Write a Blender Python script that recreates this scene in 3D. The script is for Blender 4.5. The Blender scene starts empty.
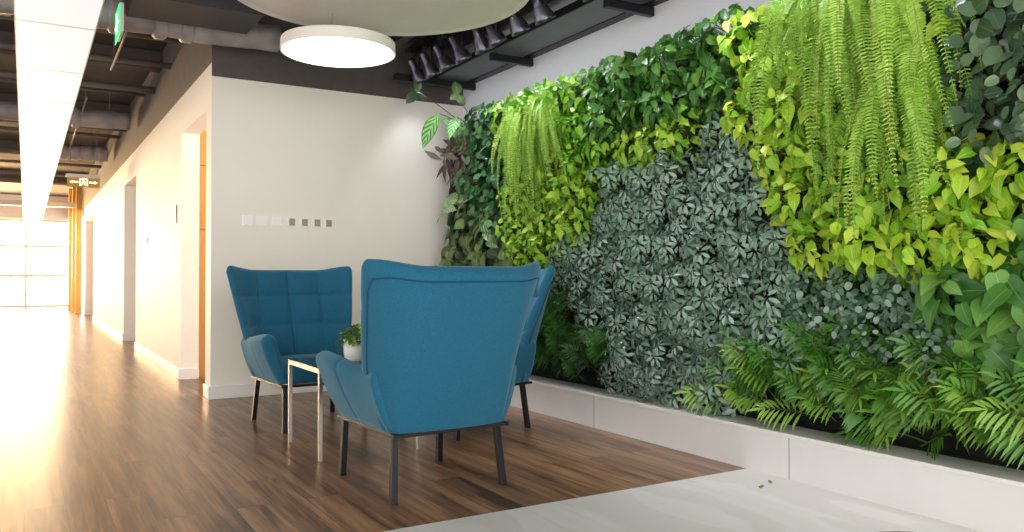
import bpy, math, random
from mathutils import Vector, Matrix
S = bpy.context.scene
COL = S.collection
PI = math.pi
R = math.radians

# ---------------------------------------------------------------- helpers
class MB:
    """collects vertices and faces, then links them as ONE mesh object"""
    def __init__(s): s.v = []; s.f = []; s.r = []; s.uv = []
    def face(s, idx, rnd=0.0, uv=None):
        s.f.append(tuple(idx)); s.r.append(rnd); s.uv.append(uv)
    def box(s, x0, x1, y0, y1, z0, z1):
        b = len(s.v)
        s.v += [(x, y, z) for z in (z0, z1) for y in (y0, y1) for x in (x0, x1)]
        for q in ((0, 2, 3, 1), (4, 5, 7, 6), (0, 1, 5, 4), (2, 6, 7, 3), (0, 4, 6, 2), (1, 3, 7, 5)):
            s.face([b + i for i in q])
        return s
    def tube(s, pts, rad, n=8, closed=False, cap=True):
        pts = [Vector(p) for p in pts]
        b = len(s.v); m = len(pts); rads = rad if isinstance(rad, (list, tuple)) else [rad] * m
        u = None
        for i, p in enumerate(pts):
            a = pts[i - 1] if (i > 0 or closed) else p
            c = pts[(i + 1) % m] if (i < m - 1 or closed) else p
            t = (c - a).normalized()
            if u is None: u = t.orthogonal().normalized()
            u = u - t * u.dot(t)
            if u.length < 1e-6: u = t.orthogonal()
            u.normalize(); w = t.cross(u)
            for k in range(n):
                an = 2 * PI * k / n
                s.v.append(tuple(p + (u * math.cos(an) + w * math.sin(an)) * rads[i]))
        for i in range(m if closed else m - 1):
            j = (i + 1) % m
            for k in range(n):
                l = (k + 1) % n
                s.face([b + i * n + k, b + i * n + l, b + j * n + l, b + j * n + k])
        if cap and not closed:
            s.face([b + k for k in range(n)][::-1]); s.face([b + (m - 1) * n + k for k in range(n)])
        return s
    def lathe(s, prof, n=32, M=None, cap0=True, cap1=True):
        b = len(s.v); M = M or Matrix()
        for r, z in prof:
            for k in range(n):
                a = 2 * PI * k / n
                s.v.append(tuple(M @ Vector((r * math.cos(a), r * math.sin(a), z))))
        for i in range(len(prof) - 1):
            for k in range(n):
                l = (k + 1) % n
                s.face([b + i * n + k, b + i * n + l, b + (i + 1) * n + l, b + (i + 1) * n + k])
        if cap0: s.face([b + k for k in range(n)][::-1])
        if cap1: s.face([b + (len(prof) - 1) * n + k for k in range(n)])
        return s
    def rbox(s, c, half, r, n=8, fn=None):
        """rounded box; fn may reshape each point"""
        for ax in range(3):
            for sg in (-1, 1):
                b = len(s.v)
                for i in range(n + 1):
                    for j in range(n + 1):
                        q = [0, 0, 0]; q[ax] = sg
                        q[(ax + 1) % 3] = math.sin(PI / 2 * (2 * i / n - 1)) * sg; q[(ax + 2) % 3] = math.sin(PI / 2 * (2 * j / n - 1))
                        P = Vector([q[k] * half[k] for k in range(3)])
                        I = Vector([max(-(half[k] - r), min(half[k] - r, P[k])) for k in range(3)])
                        d = P - I
                        if d.length > 1e-9: P = I + d.normalized() * r
                        P = P + Vector(c)
                        s.v.append(tuple(fn(P) if fn else P))
                for i in range(n):
                    for j in range(n):
                        a = b + i * (n + 1) + j
                        s.face([a, a + n + 1, a + n + 2, a + 1])
        return s
    def mesh(s, name, smooth=False, merge=False):
        me = bpy.data.meshes.new(name)
        me.from_pydata([tuple(v) for v in s.v], [], s.f)
        if any(s.r):
            at = me.attributes.new('rnd', 'FLOAT', 'FACE'); at.data.foreach_set('value', s.r)
        if any(u is not None for u in s.uv):
            ul = me.uv_layers.new(name='uv'); flat = []
            for f, u in zip(s.f, s.uv):
                for k in range(len(f)): flat += list(u[k]) if u else [0, 0]
            ul.data.foreach_set('uv', flat)
        if merge:
            import bmesh
            bm = bmesh.new(); bm.from_mesh(me); bmesh.ops.remove_doubles(bm, verts=bm.verts, dist=1e-5)
            bmesh.ops.recalc_face_normals(bm, faces=bm.faces); bm.to_mesh(me); bm.free()
        if smooth:
            me.polygons.foreach_set('use_smooth', [True] * len(me.polygons))
        me.update(); return me
    def build(s, name, mat, parent=None, smooth=False, merge=False, loc=None):
        o = bpy.data.objects.new(name, s.mesh(name, smooth, merge)); COL.objects.link(o)
        o.data.materials.append(mat)
        if parent: o.parent = parent
        if loc: o.location = loc
        return o

def empty(name, loc=(0, 0, 0), rz=0):
    o = bpy.data.objects.new(name, None); COL.objects.link(o); o.location = loc; o.rotation_euler.z = rz
    o.empty_display_size = .1
    return o
def tag(o, label=None, cat=None, group=None, kind=None):
    if label: o['label'] = label
    if cat: o['category'] = cat
    if group: o['group'] = group
    if kind: o['kind'] = kind
    return o
def struct(o, label=None):
    o['kind'] = 'structure'
    if label: o['label'] = label
    return o
def bevel(o, w, seg=2):
    m = o.modifiers.new('b', 'BEVEL'); m.width = w; m.segments = seg; m.limit_method = 'ANGLE'; return o
def copy_tree(o, parent=None):
    c = o.copy(); COL.objects.link(c); c.parent = parent
    for ch in list(o.children): copy_tree(ch, c)
    return c
def smoothstep(a, b, x):
    t = max(0, min(1, (x - a) / (b - a))); return t * t * (3 - 2 * t)
def lerp(a, b, t): return a + (b - a) * t

# ---------------------------------------------------------------- materials
def lin(h):
    c = [int(h[i:i + 2], 16) / 255 for i in (0, 2, 4)]
    return tuple([(x / 12.92 if x <= .04045 else ((x + .055) / 1.055) ** 2.4) for x in c] + [1])
def mat(name):
    m = bpy.data.materials.new(name); m.use_nodes = True
    nt = m.node_tree; b = nt.nodes['Principled BSDF']; return m, nt, b
def N(nt, t, **k):
    n = nt.nodes.new(t)
    for a, v in k.items(): setattr(n, a, v)
    return n
def simple(name, col, rough=.5, metal=0, noise=0.06, nscale=8, bump=0, bscale=60, emit=None, spec=None):
    m, nt, b = mat(name); L = nt.links
    b.inputs['Roughness'].default_value = rough; b.inputs['Metallic'].default_value = metal
    if spec is not None: b.inputs['Specular IOR Level'].default_value = spec
    tc = N(nt, 'ShaderNodeTexCoord'); nz = N(nt, 'ShaderNodeTexNoise'); nz.inputs['Scale'].default_value = nscale
    nz.inputs['Detail'].default_value = 4
    L.new(tc.outputs['Object'], nz.inputs['Vector'])
    rp = N(nt, 'ShaderNodeValToRGB'); c = lin(col)
    rp.color_ramp.elements[0].position = .3; rp.color_ramp.elements[1].position = .7
    rp.color_ramp.elements[0].color = tuple([x * (1 - noise) for x in c[:3]] + [1]); rp.color_ramp.elements[1].color = tuple([min(1, x * (1 + noise)) for x in c[:3]] + [1])
    L.new(nz.outputs['Fac'], rp.inputs['Fac']); L.new(rp.outputs['Color'], b.inputs['Base Color'])
    if bump:
        n2 = N(nt, 'ShaderNodeTexNoise'); n2.inputs['Scale'].default_value = bscale; n2.inputs['Detail'].default_value = 3
        L.new(tc.outputs['Object'], n2.inputs['Vector'])
        bp = N(nt, 'ShaderNodeBump'); bp.inputs['Strength'].default_value = bump; bp.inputs['Distance'].default_value = .01
        L.new(n2.outputs['Fac'], bp.inputs['Height']); L.new(bp.outputs['Normal'], b.inputs['Normal'])
    if emit:
        b.inputs['Emission Color'].default_value = lin(emit[0]); b.inputs['Emission Strength'].default_value = emit[1]
    return m

M = {}
M['white_wall'] = simple('white_wall', 'F8F2E8', .6, noise=.02, nscale=1.5, bump=.04, bscale=120)
M['cool_wall'] = simple('cool_wall', 'EEF1FA', .6, noise=.02, nscale=1.5, bump=.04, bscale=120)
M['skirting'] = simple('skirting', 'F4F1EC', .35, noise=.01)
M['dark_wall'] = simple('dark_wall', '5A5250', .7, noise=.1)
M['ceiling'] = simple('ceiling', '4A4444', .8, noise=.2, nscale=2)
M['duct_dark'] = simple('duct_dark', '37343A', .6, noise=.15, nscale=3)
M['duct_foil'] = simple('duct_foil', 'A8A0A0', .5, metal=.1, noise=.2, nscale=6, bump=.5, bscale=14)
M['pipe'] = simple('pipe', '857C76', .65, metal=0, noise=.1)
M['pipe_light'] = simple('pipe_light', 'E8DED0', .4, noise=.05)
M['steel_grey'] = simple('steel_grey', '70767A', .45, metal=.2, noise=.05)
M['steel_black'] = simple('steel_black', '25252B', .4, metal=.3, noise=.1)
M['black_metal'] = simple('black_metal', '202124', .35, metal=.4, noise=.1)
M['lamp_black'] = simple('lamp_black', '6A6A78', .25, metal=.8, noise=.1)
M['disc'] = simple('disc', 'F4EFE8', .6, noise=.01)
M['planter'] = simple('planter', 'ECECEC', .28, noise=.03, nscale=3)
M['ledge'] = simple('ledge', 'F2F0EC', .3, noise=.03, nscale=5)
M['pot'] = simple('pot', 'F3F1EE', .25, noise=.01)
M['plastic'] = simple('plastic', 'FDFCFA', .35, noise=.01)
M['olive'] = simple('olive', 'A09A80', .3, noise=.05)
M['soil'] = simple('soil', '17150F', .95, noise=.5, nscale=40, bump=.8, bscale=70)
M['felt'] = simple('felt', '121810', .95, noise=.5, nscale=25, bump=.6, bscale=90)
M['stem_green'] = simple('stem_green', '5E7A30', .5, noise=.2)
M['stem_fern'] = simple('stem_fern', '8CA848', .5, noise=.1)
M['stem_red'] = simple('stem_red', '6A3A34', .5, noise=.2)
M['stem_brown'] = simple('stem_brown', '5A4630', .6, noise=.2)
M['window_frame'] = simple('window_frame', 'E8C9A0', .4, noise=.05)
M['timber_post'] = simple('timber_post', 'E8B052', .45, noise=.1)
M['rail'] = simple('rail', 'D8D4D0', .5)
M['frame_brown'] = simple('frame_brown', '9A8474', .4)
M['debris'] = simple('debris', '8A7A58', .8)
M['twig'] = simple('twig', '7A3A28', .7)
M['piping'] = simple('piping', '0B4560', .8)
M['green_lit'] = simple('green_lit', '35D07C', .4, emit=('4CF09A', .55))
M['sign_frame'] = simple('sign_frame', 'F0D8D8', .4)
M['glyph'] = simple('glyph', 'E8FFD8', .4, emit=('DCFFC0', 1.6))
M['sign_pane'] = simple('sign_pane', 'C89A48', .3)
M['light_panel'] = simple('light_panel', '888888', .5, emit=('FFFFFF', .48), noise=0)
M['light_round'] = simple('light_round', 'FFFFFF', .5, emit=('FFFCFA', 1.8), noise=0)
M['lens'] = simple('lens', 'FFFFFF', .3, emit=('E8ECFF', 6.0), noise=0)
M['strip_trim'] = simple('strip_trim', 'C8D8CC', .4)

def chrome():
    m, nt, b = mat('chrome'); b.inputs['Metallic'].default_value = 1; b.inputs['Roughness'].default_value = .36
    n = N(nt, 'ShaderNodeTexNoise'); n.inputs['Scale'].default_value = 30
    r = N(nt, 'ShaderNodeValToRGB'); r.color_ramp.elements[0].color = (.34, .31, .28, 1); r.color_ramp.elements[1].color = (.46, .42, .38, 1)
    nt.links.new(n.outputs['Fac'], r.inputs['Fac']); nt.links.new(r.outputs['Color'], b.inputs['Base Color']); return m
M['chrome'] = chrome()
def glass(name, tint, rough=.03):
    m, nt, b = mat(name); b.inputs['Base Color'].default_value = tint; b.inputs['Roughness'].default_value = rough
    b.inputs['Transmission Weight'].default_value = .85; b.inputs['IOR'].default_value = 1.45; return m
M['smoked_glass'] = glass('smoked_glass', (.25, .27, .3, 1))
def clear_pane():
    m, nt, b = mat('window_glass'); nt.nodes.remove(b)
    t = N(nt, 'ShaderNodeBsdfTransparent'); g = N(nt, 'ShaderNodeBsdfGlossy'); g.inputs['Roughness'].default_value = .02
    mx = N(nt, 'ShaderNodeMixShader'); lw = N(nt, 'ShaderNodeLayerWeight'); lw.inputs['Blend'].default_value = .2
    mu = N(nt, 'ShaderNodeMath', operation='MULTIPLY'); mu.inputs[1].default_value = .3
    nt.links.new(lw.outputs['Fresnel'], mu.inputs[0]); nt.links.new(mu.outputs[0], mx.inputs[0])
    nt.links.new(t.outputs[0], mx.inputs[1]); nt.links.new(g.outputs[0], mx.inputs[2])
    nt.links.new(mx.outputs[0], nt.nodes['Material Output'].inputs['Surface']); return m
M['window_glass'] = clear_pane()

def fabric():
    m, nt, b = mat('blue_fabric'); L = nt.links
    b.inputs['Roughness'].default_value = .85; b.inputs['Sheen Weight'].default_value = .35; b.inputs['Sheen Tint'].default_value = (.5, .8, .95, 1)
    b.inputs['Specular IOR Level'].default_value = .2
    tc = N(nt, 'ShaderNodeTexCoord')
    n1 = N(nt, 'ShaderNodeTexNoise'); n1.inputs['Scale'].default_value = 420; n1.inputs['Detail'].default_value = 2
    n2 = N(nt, 'ShaderNodeTexNoise'); n2.inputs['Scale'].default_value = 190; n2.inputs['Detail'].default_value = 2
    L.new(tc.outputs['Object'], n1.inputs['Vector']); L.new(tc.outputs['Object'], n2.inputs['Vector'])
    mx = N(nt, 'ShaderNodeMath', operation='ADD'); L.new(n1.outputs['Fac'], mx.inputs[0]); L.new(n2.outputs['Fac'], mx.inputs[1])
    r = N(nt, 'ShaderNodeValToRGB'); L.new(mx.outputs[0], r.inputs['Fac'])
    h = N(nt, 'ShaderNodeMath', operation='MULTIPLY'); h.inputs[1].default_value = .5; L.new(mx.outputs[0], h.inputs[0]); L.new(h.outputs[0], r.inputs['Fac'])
    r.color_ramp.elements[0].position = .36; r.color_ramp.elements[1].position = .64
    r.color_ramp.elements[0].color = lin('1A5874'); r.color_ramp.elements[1].color = lin('266C8C')
    L.new(r.outputs['Color'], b.inputs['Base Color'])
    bp = N(nt, 'ShaderNodeBump'); bp.inputs['Strength'].default_value = .35; bp.inputs['Distance'].default_value = .002
    L.new(n1.outputs['Fac'], bp.inputs['Height']); L.new(bp.outputs['Normal'], b.inputs['Normal']); return m
M['fabric'] = fabric()

def wood_floor():
    m, nt, b = mat('wood_floor'); L = nt.links
    tc = N(nt, 'ShaderNodeTexCoord'); mp = N(nt, 'ShaderNodeMapping'); mp.inputs['Rotation'].default_value = (0, 0, R(90))
    L.new(tc.outputs['Object'], mp.inputs['Vector'])
    br = N(nt, 'ShaderNodeTexBrick'); br.offset = .37; br.offset_frequency = 2
    br.inputs['Color1'].default_value = (0, 0, 0, 1); br.inputs['Color2'].default_value = (1, 1, 1, 1); br.inputs['Mortar'].default_value = (.5, .5, .5, 1)
    br.inputs['Scale'].default_value = 1; br.inputs['Mortar Size'].default_value = .0016; br.inputs['Mortar Smooth'].default_value = .2
    br.inputs['Brick Width'].default_value = 1.2; br.inputs['Row Height'].default_value = .155; br.inputs['Bias'].default_value = 0
    L.new(mp.outputs[0], br.inputs['Vector'])
    # grain: long streaks along the plank, shifted from plank to plank
    sh = N(nt, 'ShaderNodeVectorMath', operation='MULTIPLY_ADD'); sh.inputs[1].default_value = (3.1, 17.7, 5.3)
    L.new(br.outputs['Color'], sh.inputs[0]); L.new(tc.outputs['Object'], sh.inputs[2])
    m2 = N(nt, 'ShaderNodeMapping'); m2.inputs['Scale'].default_value = (15, .9, 1); L.new(sh.outputs[0], m2.inputs['Vector'])
    g1 = N(nt, 'ShaderNodeTexNoise'); g1.inputs['Scale'].default_value = 1.3; g1.inputs['Detail'].default_value = 4; g1.inputs['Roughness'].default_value = .5; g1.inputs['Distortion'].default_value = .5
    L.new(m2.outputs[0], g1.inputs['Vector'])
    m3 = N(nt, 'ShaderNodeMapping'); m3.inputs['Scale'].default_value = (60, 2.2, 1); L.new(sh.outputs[0], m3.inputs['Vector'])
    g2 = N(nt, 'ShaderNodeTexNoise'); g2.inputs['Scale'].default_value = 1.5; g2.inputs['Detail'].default_value = 5
    L.new(m3.outputs[0], g2.inputs['Vector'])
    r = N(nt, 'ShaderNodeValToRGB'); e = r.color_ramp.elements
    e[0].position = .30; e[0].color = lin('4A3020'); e[1].position = .74; e[1].color = lin('B48A66')
    x = e.new(.42); x.color = lin('70503A'); x = e.new(.55); x.color = lin('90684A')
    a = N(nt, 'ShaderNodeMath', operation='MULTIPLY_ADD'); a.inputs[1].default_value = .42; L.new(g2.outputs['Fac'], a.inputs[0])
    a2 = N(nt, 'ShaderNodeMath', operation='MULTIPLY_ADD'); a2.inputs[1].default_value = .14; a2.inputs[2].default_value = -.26
    L.new(br.outputs['Color'], a2.inputs[0]); 
    a3 = N(nt, 'ShaderNodeMath', operation='ADD'); L.new(g1.outputs['Fac'], a3.inputs[0]); L.new(a2.outputs[0], a3.inputs[1]); L.new(a3.outputs[0], a.inputs[2])
    L.new(a.outputs[0], r.inputs['Fac'])
    mx = N(nt, 'ShaderNodeMixRGB', blend_type='MULTIPLY'); mx.inputs['Color2'].default_value = (.35, .28, .24, 1)
    L.new(br.outputs['Fac'], mx.inputs['Fac']); L.new(r.outputs['Color'], mx.inputs['Color1'])
    L.new(mx.outputs[0], b.inputs['Base Color'])
    rr = N(nt, 'ShaderNodeMapRange'); rr.inputs['To Min'].default_value = .26; rr.inputs['To Max'].default_value = .34
    L.new(g1.outputs['Fac'], rr.inputs['Value']); L.new(rr.outputs[0], b.inputs['Roughness'])
    bp = N(nt, 'ShaderNodeBump'); bp.inputs['Strength'].default_value = .12; bp.inputs['Distance'].default_value = .002
    L.new(g2.outputs['Fac'], bp.inputs['Height']); L.new(bp.outputs['Normal'], b.inputs['Normal'])
    return m
M['wood_floor'] = wood_floor()
def tile_floor():
    m, nt, b = mat('tile_floor'); L = nt.links
    tc = N(nt, 'ShaderNodeTexCoord'); mp = N(nt, 'ShaderNodeMapping'); mp.inputs['Rotation'].default_value = (0, 0, R(-12)); mp.inputs['Scale'].default_value = (1.6, .5, 1)
    L.new(tc.outputs['Object'], mp.inputs['Vector'])
    n = N(nt, 'ShaderNodeTexNoise'); n.inputs['Scale'].default_value = 1.8; n.inputs['Detail'].default_value = 6; n.inputs['Distortion'].default_value = 1.2
    L.new(mp.outputs[0], n.inputs['Vector'])
    r = N(nt, 'ShaderNodeValToRGB'); e = r.color_ramp.elements
    e[0].position = .3; e[0].color = lin('E2DDD8'); e[1].position = .7; e[1].color = lin('E8E3DE'); x = e.new(.5); x.color = lin('E5E0DB'); x = e.new(.535); x.color = lin('EDE9E5')
    L.new(n.outputs['Fac'], r.inputs['Fac']); L.new(r.outputs['Color'], b.inputs['Base Color'])
    b.inputs['Roughness'].default_value = .3; return m
M['tile_floor'] = tile_floor()
def wood_panel():
    m, nt, b = mat('wood_panel'); L = nt.links
    tc = N(nt, 'ShaderNodeTexCoord'); mp = N(nt, 'ShaderNodeMapping'); mp.inputs['Scale'].default_value = (20, 20, 1.5); L.new(tc.outputs['Object'], mp.inputs['Vector'])
    n = N(nt, 'ShaderNodeTexNoise'); n.inputs['Scale'].default_value = 2; n.inputs['Detail'].default_value = 5; L.new(mp.outputs[0], n.inputs['Vector'])
    r = N(nt, 'ShaderNodeValToRGB'); r.color_ramp.elements[0].color = lin('A06A2C'); r.color_ramp.elements[1].color = lin('D0A058')
    L.new(n.outputs['Fac'], r.inputs['Fac']); L.new(r.outputs['Color'], b.inputs['Base Color']); b.inputs['Roughness'].default_value = .45; return m
M['wood_panel'] = wood_panel()

def leafmat(name, dark, mid, light, vein=None, rough=.38, vw=.1, trans=.16, stripes=None, spec=.5):
    """per-leaf colour from the face attribute rnd; midrib from the uv"""
    m, nt, b = mat(name); L = nt.links
    at = N(nt, 'ShaderNodeAttribute'); at.attribute_name = 'rnd'
    r = N(nt, 'ShaderNodeValToRGB'); e = r.color_ramp.elements
    e[0].color = lin(dark); e[0].position = 0; e[1].color = lin(light); e[1].position = 1; x = e.new(.5); x.color = lin(mid)
    L.new(at.outputs['Fac'], r.inputs['Fac']); col = r.outputs['Color']
    uv = N(nt, 'ShaderNodeUVMap'); uv.uv_map = 'uv'; sp = N(nt, 'ShaderNodeSeparateXYZ'); L.new(uv.outputs[0], sp.inputs[0])
    ab = N(nt, 'ShaderNodeMath', operation='ABSOLUTE'); L.new(sp.outputs['X'], ab.inputs[0])
    if stripes:
        # lighter bars running out from the midrib, the pattern of the leaf itself
        ad = N(nt, 'ShaderNodeMath', operation='MULTIPLY_ADD'); ad.inputs[1].default_value = -.3; L.new(ab.outputs[0], ad.inputs[0]); L.new(sp.outputs['Y'], ad.inputs[2])
        mu = N(nt, 'ShaderNodeMath', operation='MULTIPLY'); mu.inputs[1].default_value = stripes[1] * 2 * PI; L.new(ad.outputs[0], mu.inputs[0])
        si = N(nt, 'ShaderNodeMath', operation='SINE'); L.new(mu.outputs[0], si.inputs[0])
        mr = N(nt, 'ShaderNodeMapRange'); mr.inputs['From Min'].default_value = -.3; mr.inputs['From Max'].default_value = .5; L.new(si.outputs[0], mr.inputs['Value'])
        ms = N(nt, 'ShaderNodeMapRange'); ms.inputs['From Min'].default_value = .95; ms.inputs['From Max'].default_value = .75; L.new(ab.outputs[0], ms.inputs['Value'])
        mm = N(nt, 'ShaderNodeMath', operation='MULTIPLY'); L.new(mr.outputs[0], mm.inputs[0]); L.new(ms.outputs[0], mm.inputs[1])
        x2 = N(nt, 'ShaderNodeMixRGB'); L.new(mm.outputs[0], x2.inputs['Fac']); L.new(col, x2.inputs['Color1']); x2.inputs['Color2'].default_value = lin(stripes[0]); col = x2.outputs[0]
    if vein:
        mr = N(nt, 'ShaderNodeMapRange'); mr.inputs['From Min'].default_value = vw; mr.inputs['From Max'].default_value = vw * .3; mr.inputs['To Max'].default_value = .4
        L.new(ab.outputs[0], mr.inputs['Value'])
        x2 = N(nt, 'ShaderNodeMixRGB'); L.new(mr.outputs[0], x2.inputs['Fac']); L.new(col, x2.inputs['Color1']); x2.inputs['Color2'].default_value = lin(vein); col = x2.outputs[0]
    L.new(col, b.inputs['Base Color']); b.inputs['Roughness'].default_value = rough; b.inputs['Specular IOR Level'].default_value = spec
    tr = N(nt, 'ShaderNodeBsdfTranslucent'); L.new(col, tr.inputs['Color'])
    mx = N(nt, 'ShaderNodeMixShader'); mx.inputs[0].default_value = trans
    L.new(b.outputs[0], mx.inputs[1]); L.new(tr.outputs[0], mx.inputs[2]); L.new(mx.outputs[0], nt.nodes['Material Output'].inputs['Surface'])
    return m
LM = {
 'pothos': leafmat('leaf_pothos', '24581A', '3C7C26', '74A838', '9CC860'),
 'pothos_bright': leafmat('leaf_pothos_bright', '4E9A1E', '74B82A', 'B4DC3C', 'C8E870'),
 'lime': leafmat('leaf_lime', '7CBC24', 'B4DC38', 'E2F05C', 'F4F8A0', trans=.24),
 'lime_mix': leafmat('leaf_lime_mix', '4E9A24', '98CC34', 'DCEC58', 'E8F088', trans=.24),
 'pothos_big': leafmat('leaf_pothos_big', '3A7030', '5A9440', '86B858', 'B8D890', vw=.07),
 'scheff': leafmat('leaf_scheff', '3C6248', '7A9C86', 'BCD6C8', 'C0DCC8', rough=.32, vw=.12),
 'palm': leafmat('leaf_palm', '2E661C', '5E9A34', 'A8CC58', None, rough=.4),
 'palm_dark': leafmat('leaf_palm_dark', '1C4A1A', '37702C', '6EA04A', None, rough=.45),
 'fern': leafmat('leaf_fern', '62982A', 'A2D244', 'DCF284', None, rough=.5, trans=.24),
 'ficus': leafmat('leaf_ficus', '2E4A34', '4C6E50', '84A47C', '9C7468', rough=.22, vw=.08, trans=.12, spec=.7),
 'small': leafmat('leaf_small', '3E6648', '74987E', 'B8D0C0', None, rough=.4),
 'round': leafmat('leaf_round', '1C4A26', '33683A', '6C9C64', None, rough=.3, trans=.15),
 'purple': leafmat('leaf_purple', '3A2420', '5A4A3C', '84867C', 'A89C90', rough=.3, trans=.1),
 'veined': leafmat('leaf_veined', '4C7A3C', '6E9C54', '98BC7C', 'D8E8C0', rough=.4, vw=.08, stripes=('BCD4A4', 7)),
 'maranta': leafmat('leaf_maranta', '2E4422', '54703A', '8C9A5C', 'A8B080', rough=.4),
 'striped': leafmat('leaf_striped', '2E8A24', '48A42E', '5CB838', 'C8ECC0', rough=.35, vw=.1, stripes=('B4DCA0', 6)),
 'pot_plant': leafmat('leaf_pot_plant', '3A6A1C', '5E8C28', '9CB848', 'A8C060'),
}

# ---------------------------------------------------------------- leaves
PROF = {
 'heart': [.0, .72, 1.0, .92, .66, .34, .0],
 'oval':  [.0, .62, .95, 1.0, .85, .5, .0],
 'lance': [.0, .55, .95, 1.0, .75, .4, .0],
 'round': [.0, .8, 1.0, 1.0, .92, .65, .0],
 'obov':  [.0, .35, .7, .95, 1.0, .75, .0],
}
_F = {}
def fine(prof, m=11):
    if prof not in _F:
        P = PROF[prof]; n = len(P) - 1; Q = [-P[1]] + P + [-P[-2]]; out = []
        for i in range(m + 1):
            x = i / m * n; k = min(n - 1, int(x)); t = x - k; a, b, c, d = Q[k:k + 4]
            out.append(max(0, .5 * (2 * b + (c - a) * t + (2 * a - 5 * b + 4 * c - d) * t * t + (3 * b - a - 3 * c + d) * t ** 3)))
        out[0] = out[-1] = 0; _F[prof] = out
    return _F[prof]
def leaf(mb, base, T, Nn, L, W, prof='heart', droop=.25, fold=.25, rnd=.5, twist=0):
    T = T.normalized(); Sd = T.cross(Nn)
    if Sd.length < 1e-4: Sd = T.orthogonal()
    Sd.normalize(); Nn = Sd.cross(T).normalized()
    P = PROF[prof]; b = len(mb.v)
    if L > .1: P = fine(prof)
    n = len(P) - 1
    for i, w in enumerate(P):
        t = i / n; c = base + T * (L * (t - .1 * droop * t * t)) - Nn * (droop * L * t * t)
        if i in (0, n):
            mb.v.append(tuple(c))
        else:
            hw = W * .5 * w; e = Nn * (fold * hw)
            cb = c - T * (.18 * L * max(0, 1 - (t * 6 - 1) ** 2) if (prof == 'heart' and t < .3) else 0)   # heart lobes reach back past the stalk
            mb.v += [tuple(cb + Sd * hw + e), tuple(c), tuple(cb - Sd * hw + e)]
    rnd = max(.001, min(.999, rnd))
    def ix(i, k): return b if i == 0 else (b + 1 + 3 * (n - 1) if i == n else b + 1 + 3 * (i - 1) + k)
    for i in range(n):
        t0, t1 = i / n, (i + 1) / n
        for k, u in ((0, 1), (1, -1)):
            a0, a1 = (ix(i, k), ix(i, k + 1)); c0, c1 = ix(i + 1, k), ix(i + 1, k + 1)
            ua, ub = (1, 0) if k == 0 else (0, -1)
            if i == 0: mb.face([a0, c0, c1], rnd, [(0, t0), (ua, t1), (ub, t1)])
            elif i == n - 1: mb.face([a0, c0, a1], rnd, [(ua, t0), (0, t1), (ub, t0)])
            else: mb.face([a0, c0, c1, a1], rnd, [(ua, t0), (ua, t1), (ub, t1), (ub, t0)])
def thinleaf(mb, base, T, Nn, L, W, droop=.3, rnd=.5):
    T = T.normalized(); Sd = T.cross(Nn)
    if Sd.length < 1e-4: Sd = T.orthogonal()
    Sd.normalize(); b = len(mb.v); rnd = max(.001, min(.999, rnd))
    D = Vector((0, 0, -1))
    p1 = base + T * L * .35 + D * droop * L * .1; p2 = base + T * L * .7 + D * droop * L * .4; p3 = base + T * L * .97 + D * droop * L
    mb.v += [tuple(base), tuple(p1 + Sd * W * .5), tuple(p1 - Sd * W * .5), tuple(p2 + Sd * W * .38), tuple(p2 - Sd * W * .38), tuple(p3)]
    mb.face([b, b + 1, b + 2], rnd, [(0, 0), (1, .3), (-1, .3)]); mb.face([b + 1, b + 3, b + 4, b + 2], rnd, [(1, .3), (1, .7), (-1, .7), (-1, .3)]); mb.face([b + 3, b + 5, b + 4], rnd, [(1, .7), (0, 1), (-1, .7)])

# In every clump: origin on the felt, -x out of the wall, z up.
OUT = Vector((-1, 0, 0)); UP = Vector((0, 0, 1)); YY = Vector((0, 1, 0))
def rv(g, a): return Vector((g.uniform(-a, a), g.uniform(-a, a), g.uniform(-a, a)))
def arc(p0, p1, bulge, n=5):
    mid = (p0 + p1) * .5 + bulge
    return [p0 * (1 - t) ** 2 + mid * 2 * t * (1 - t) + p1 * t * t for t in [i / n for i in range(n + 1)]]
def clump_leafy(seed, count, rad, L, W, prof, droop, fold, depth=.2, base=.04, hang=.8, jitter=.5, sizevar=.3, stem_r=.0022, rndbias=0, radial=.6, upn=.55):
    g = random.Random(seed); lv = MB(); st = MB()
    for i in range(count):
        a = i * 2.39996 + g.uniform(-.3, .3); q = math.sqrt((i + .5) / count)
        y = rad * q * math.cos(a); z = rad * q * math.sin(a)
        x = -(base + depth * (1 - q * q) * g.uniform(.55, 1.0) + g.uniform(0, .05))
        P = Vector((x, y, z))
        T = Vector((-.25, math.cos(a) * radial, math.sin(a) * radial * .6 - hang)) + rv(g, jitter)
        Nn = OUT + UP * upn + rv(g, jitter * .6)
        k = 1 + g.uniform(-sizevar, sizevar)
        c = P - T.normalized() * L * k * .35
        leaf(lv, c, T, Nn, L * k, W * k, prof, droop * g.uniform(.5, 1.4), fold * g.uniform(.5, 1.5), g.random() * .9 + rndbias)
        if i % 2 == 0:
            st.tube(arc(Vector((.0, y * .3, z * .3 - .02)), c, Vector((-.03, 0, .04)), 4), stem_r, 4, cap=False)
    return lv, st
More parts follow.
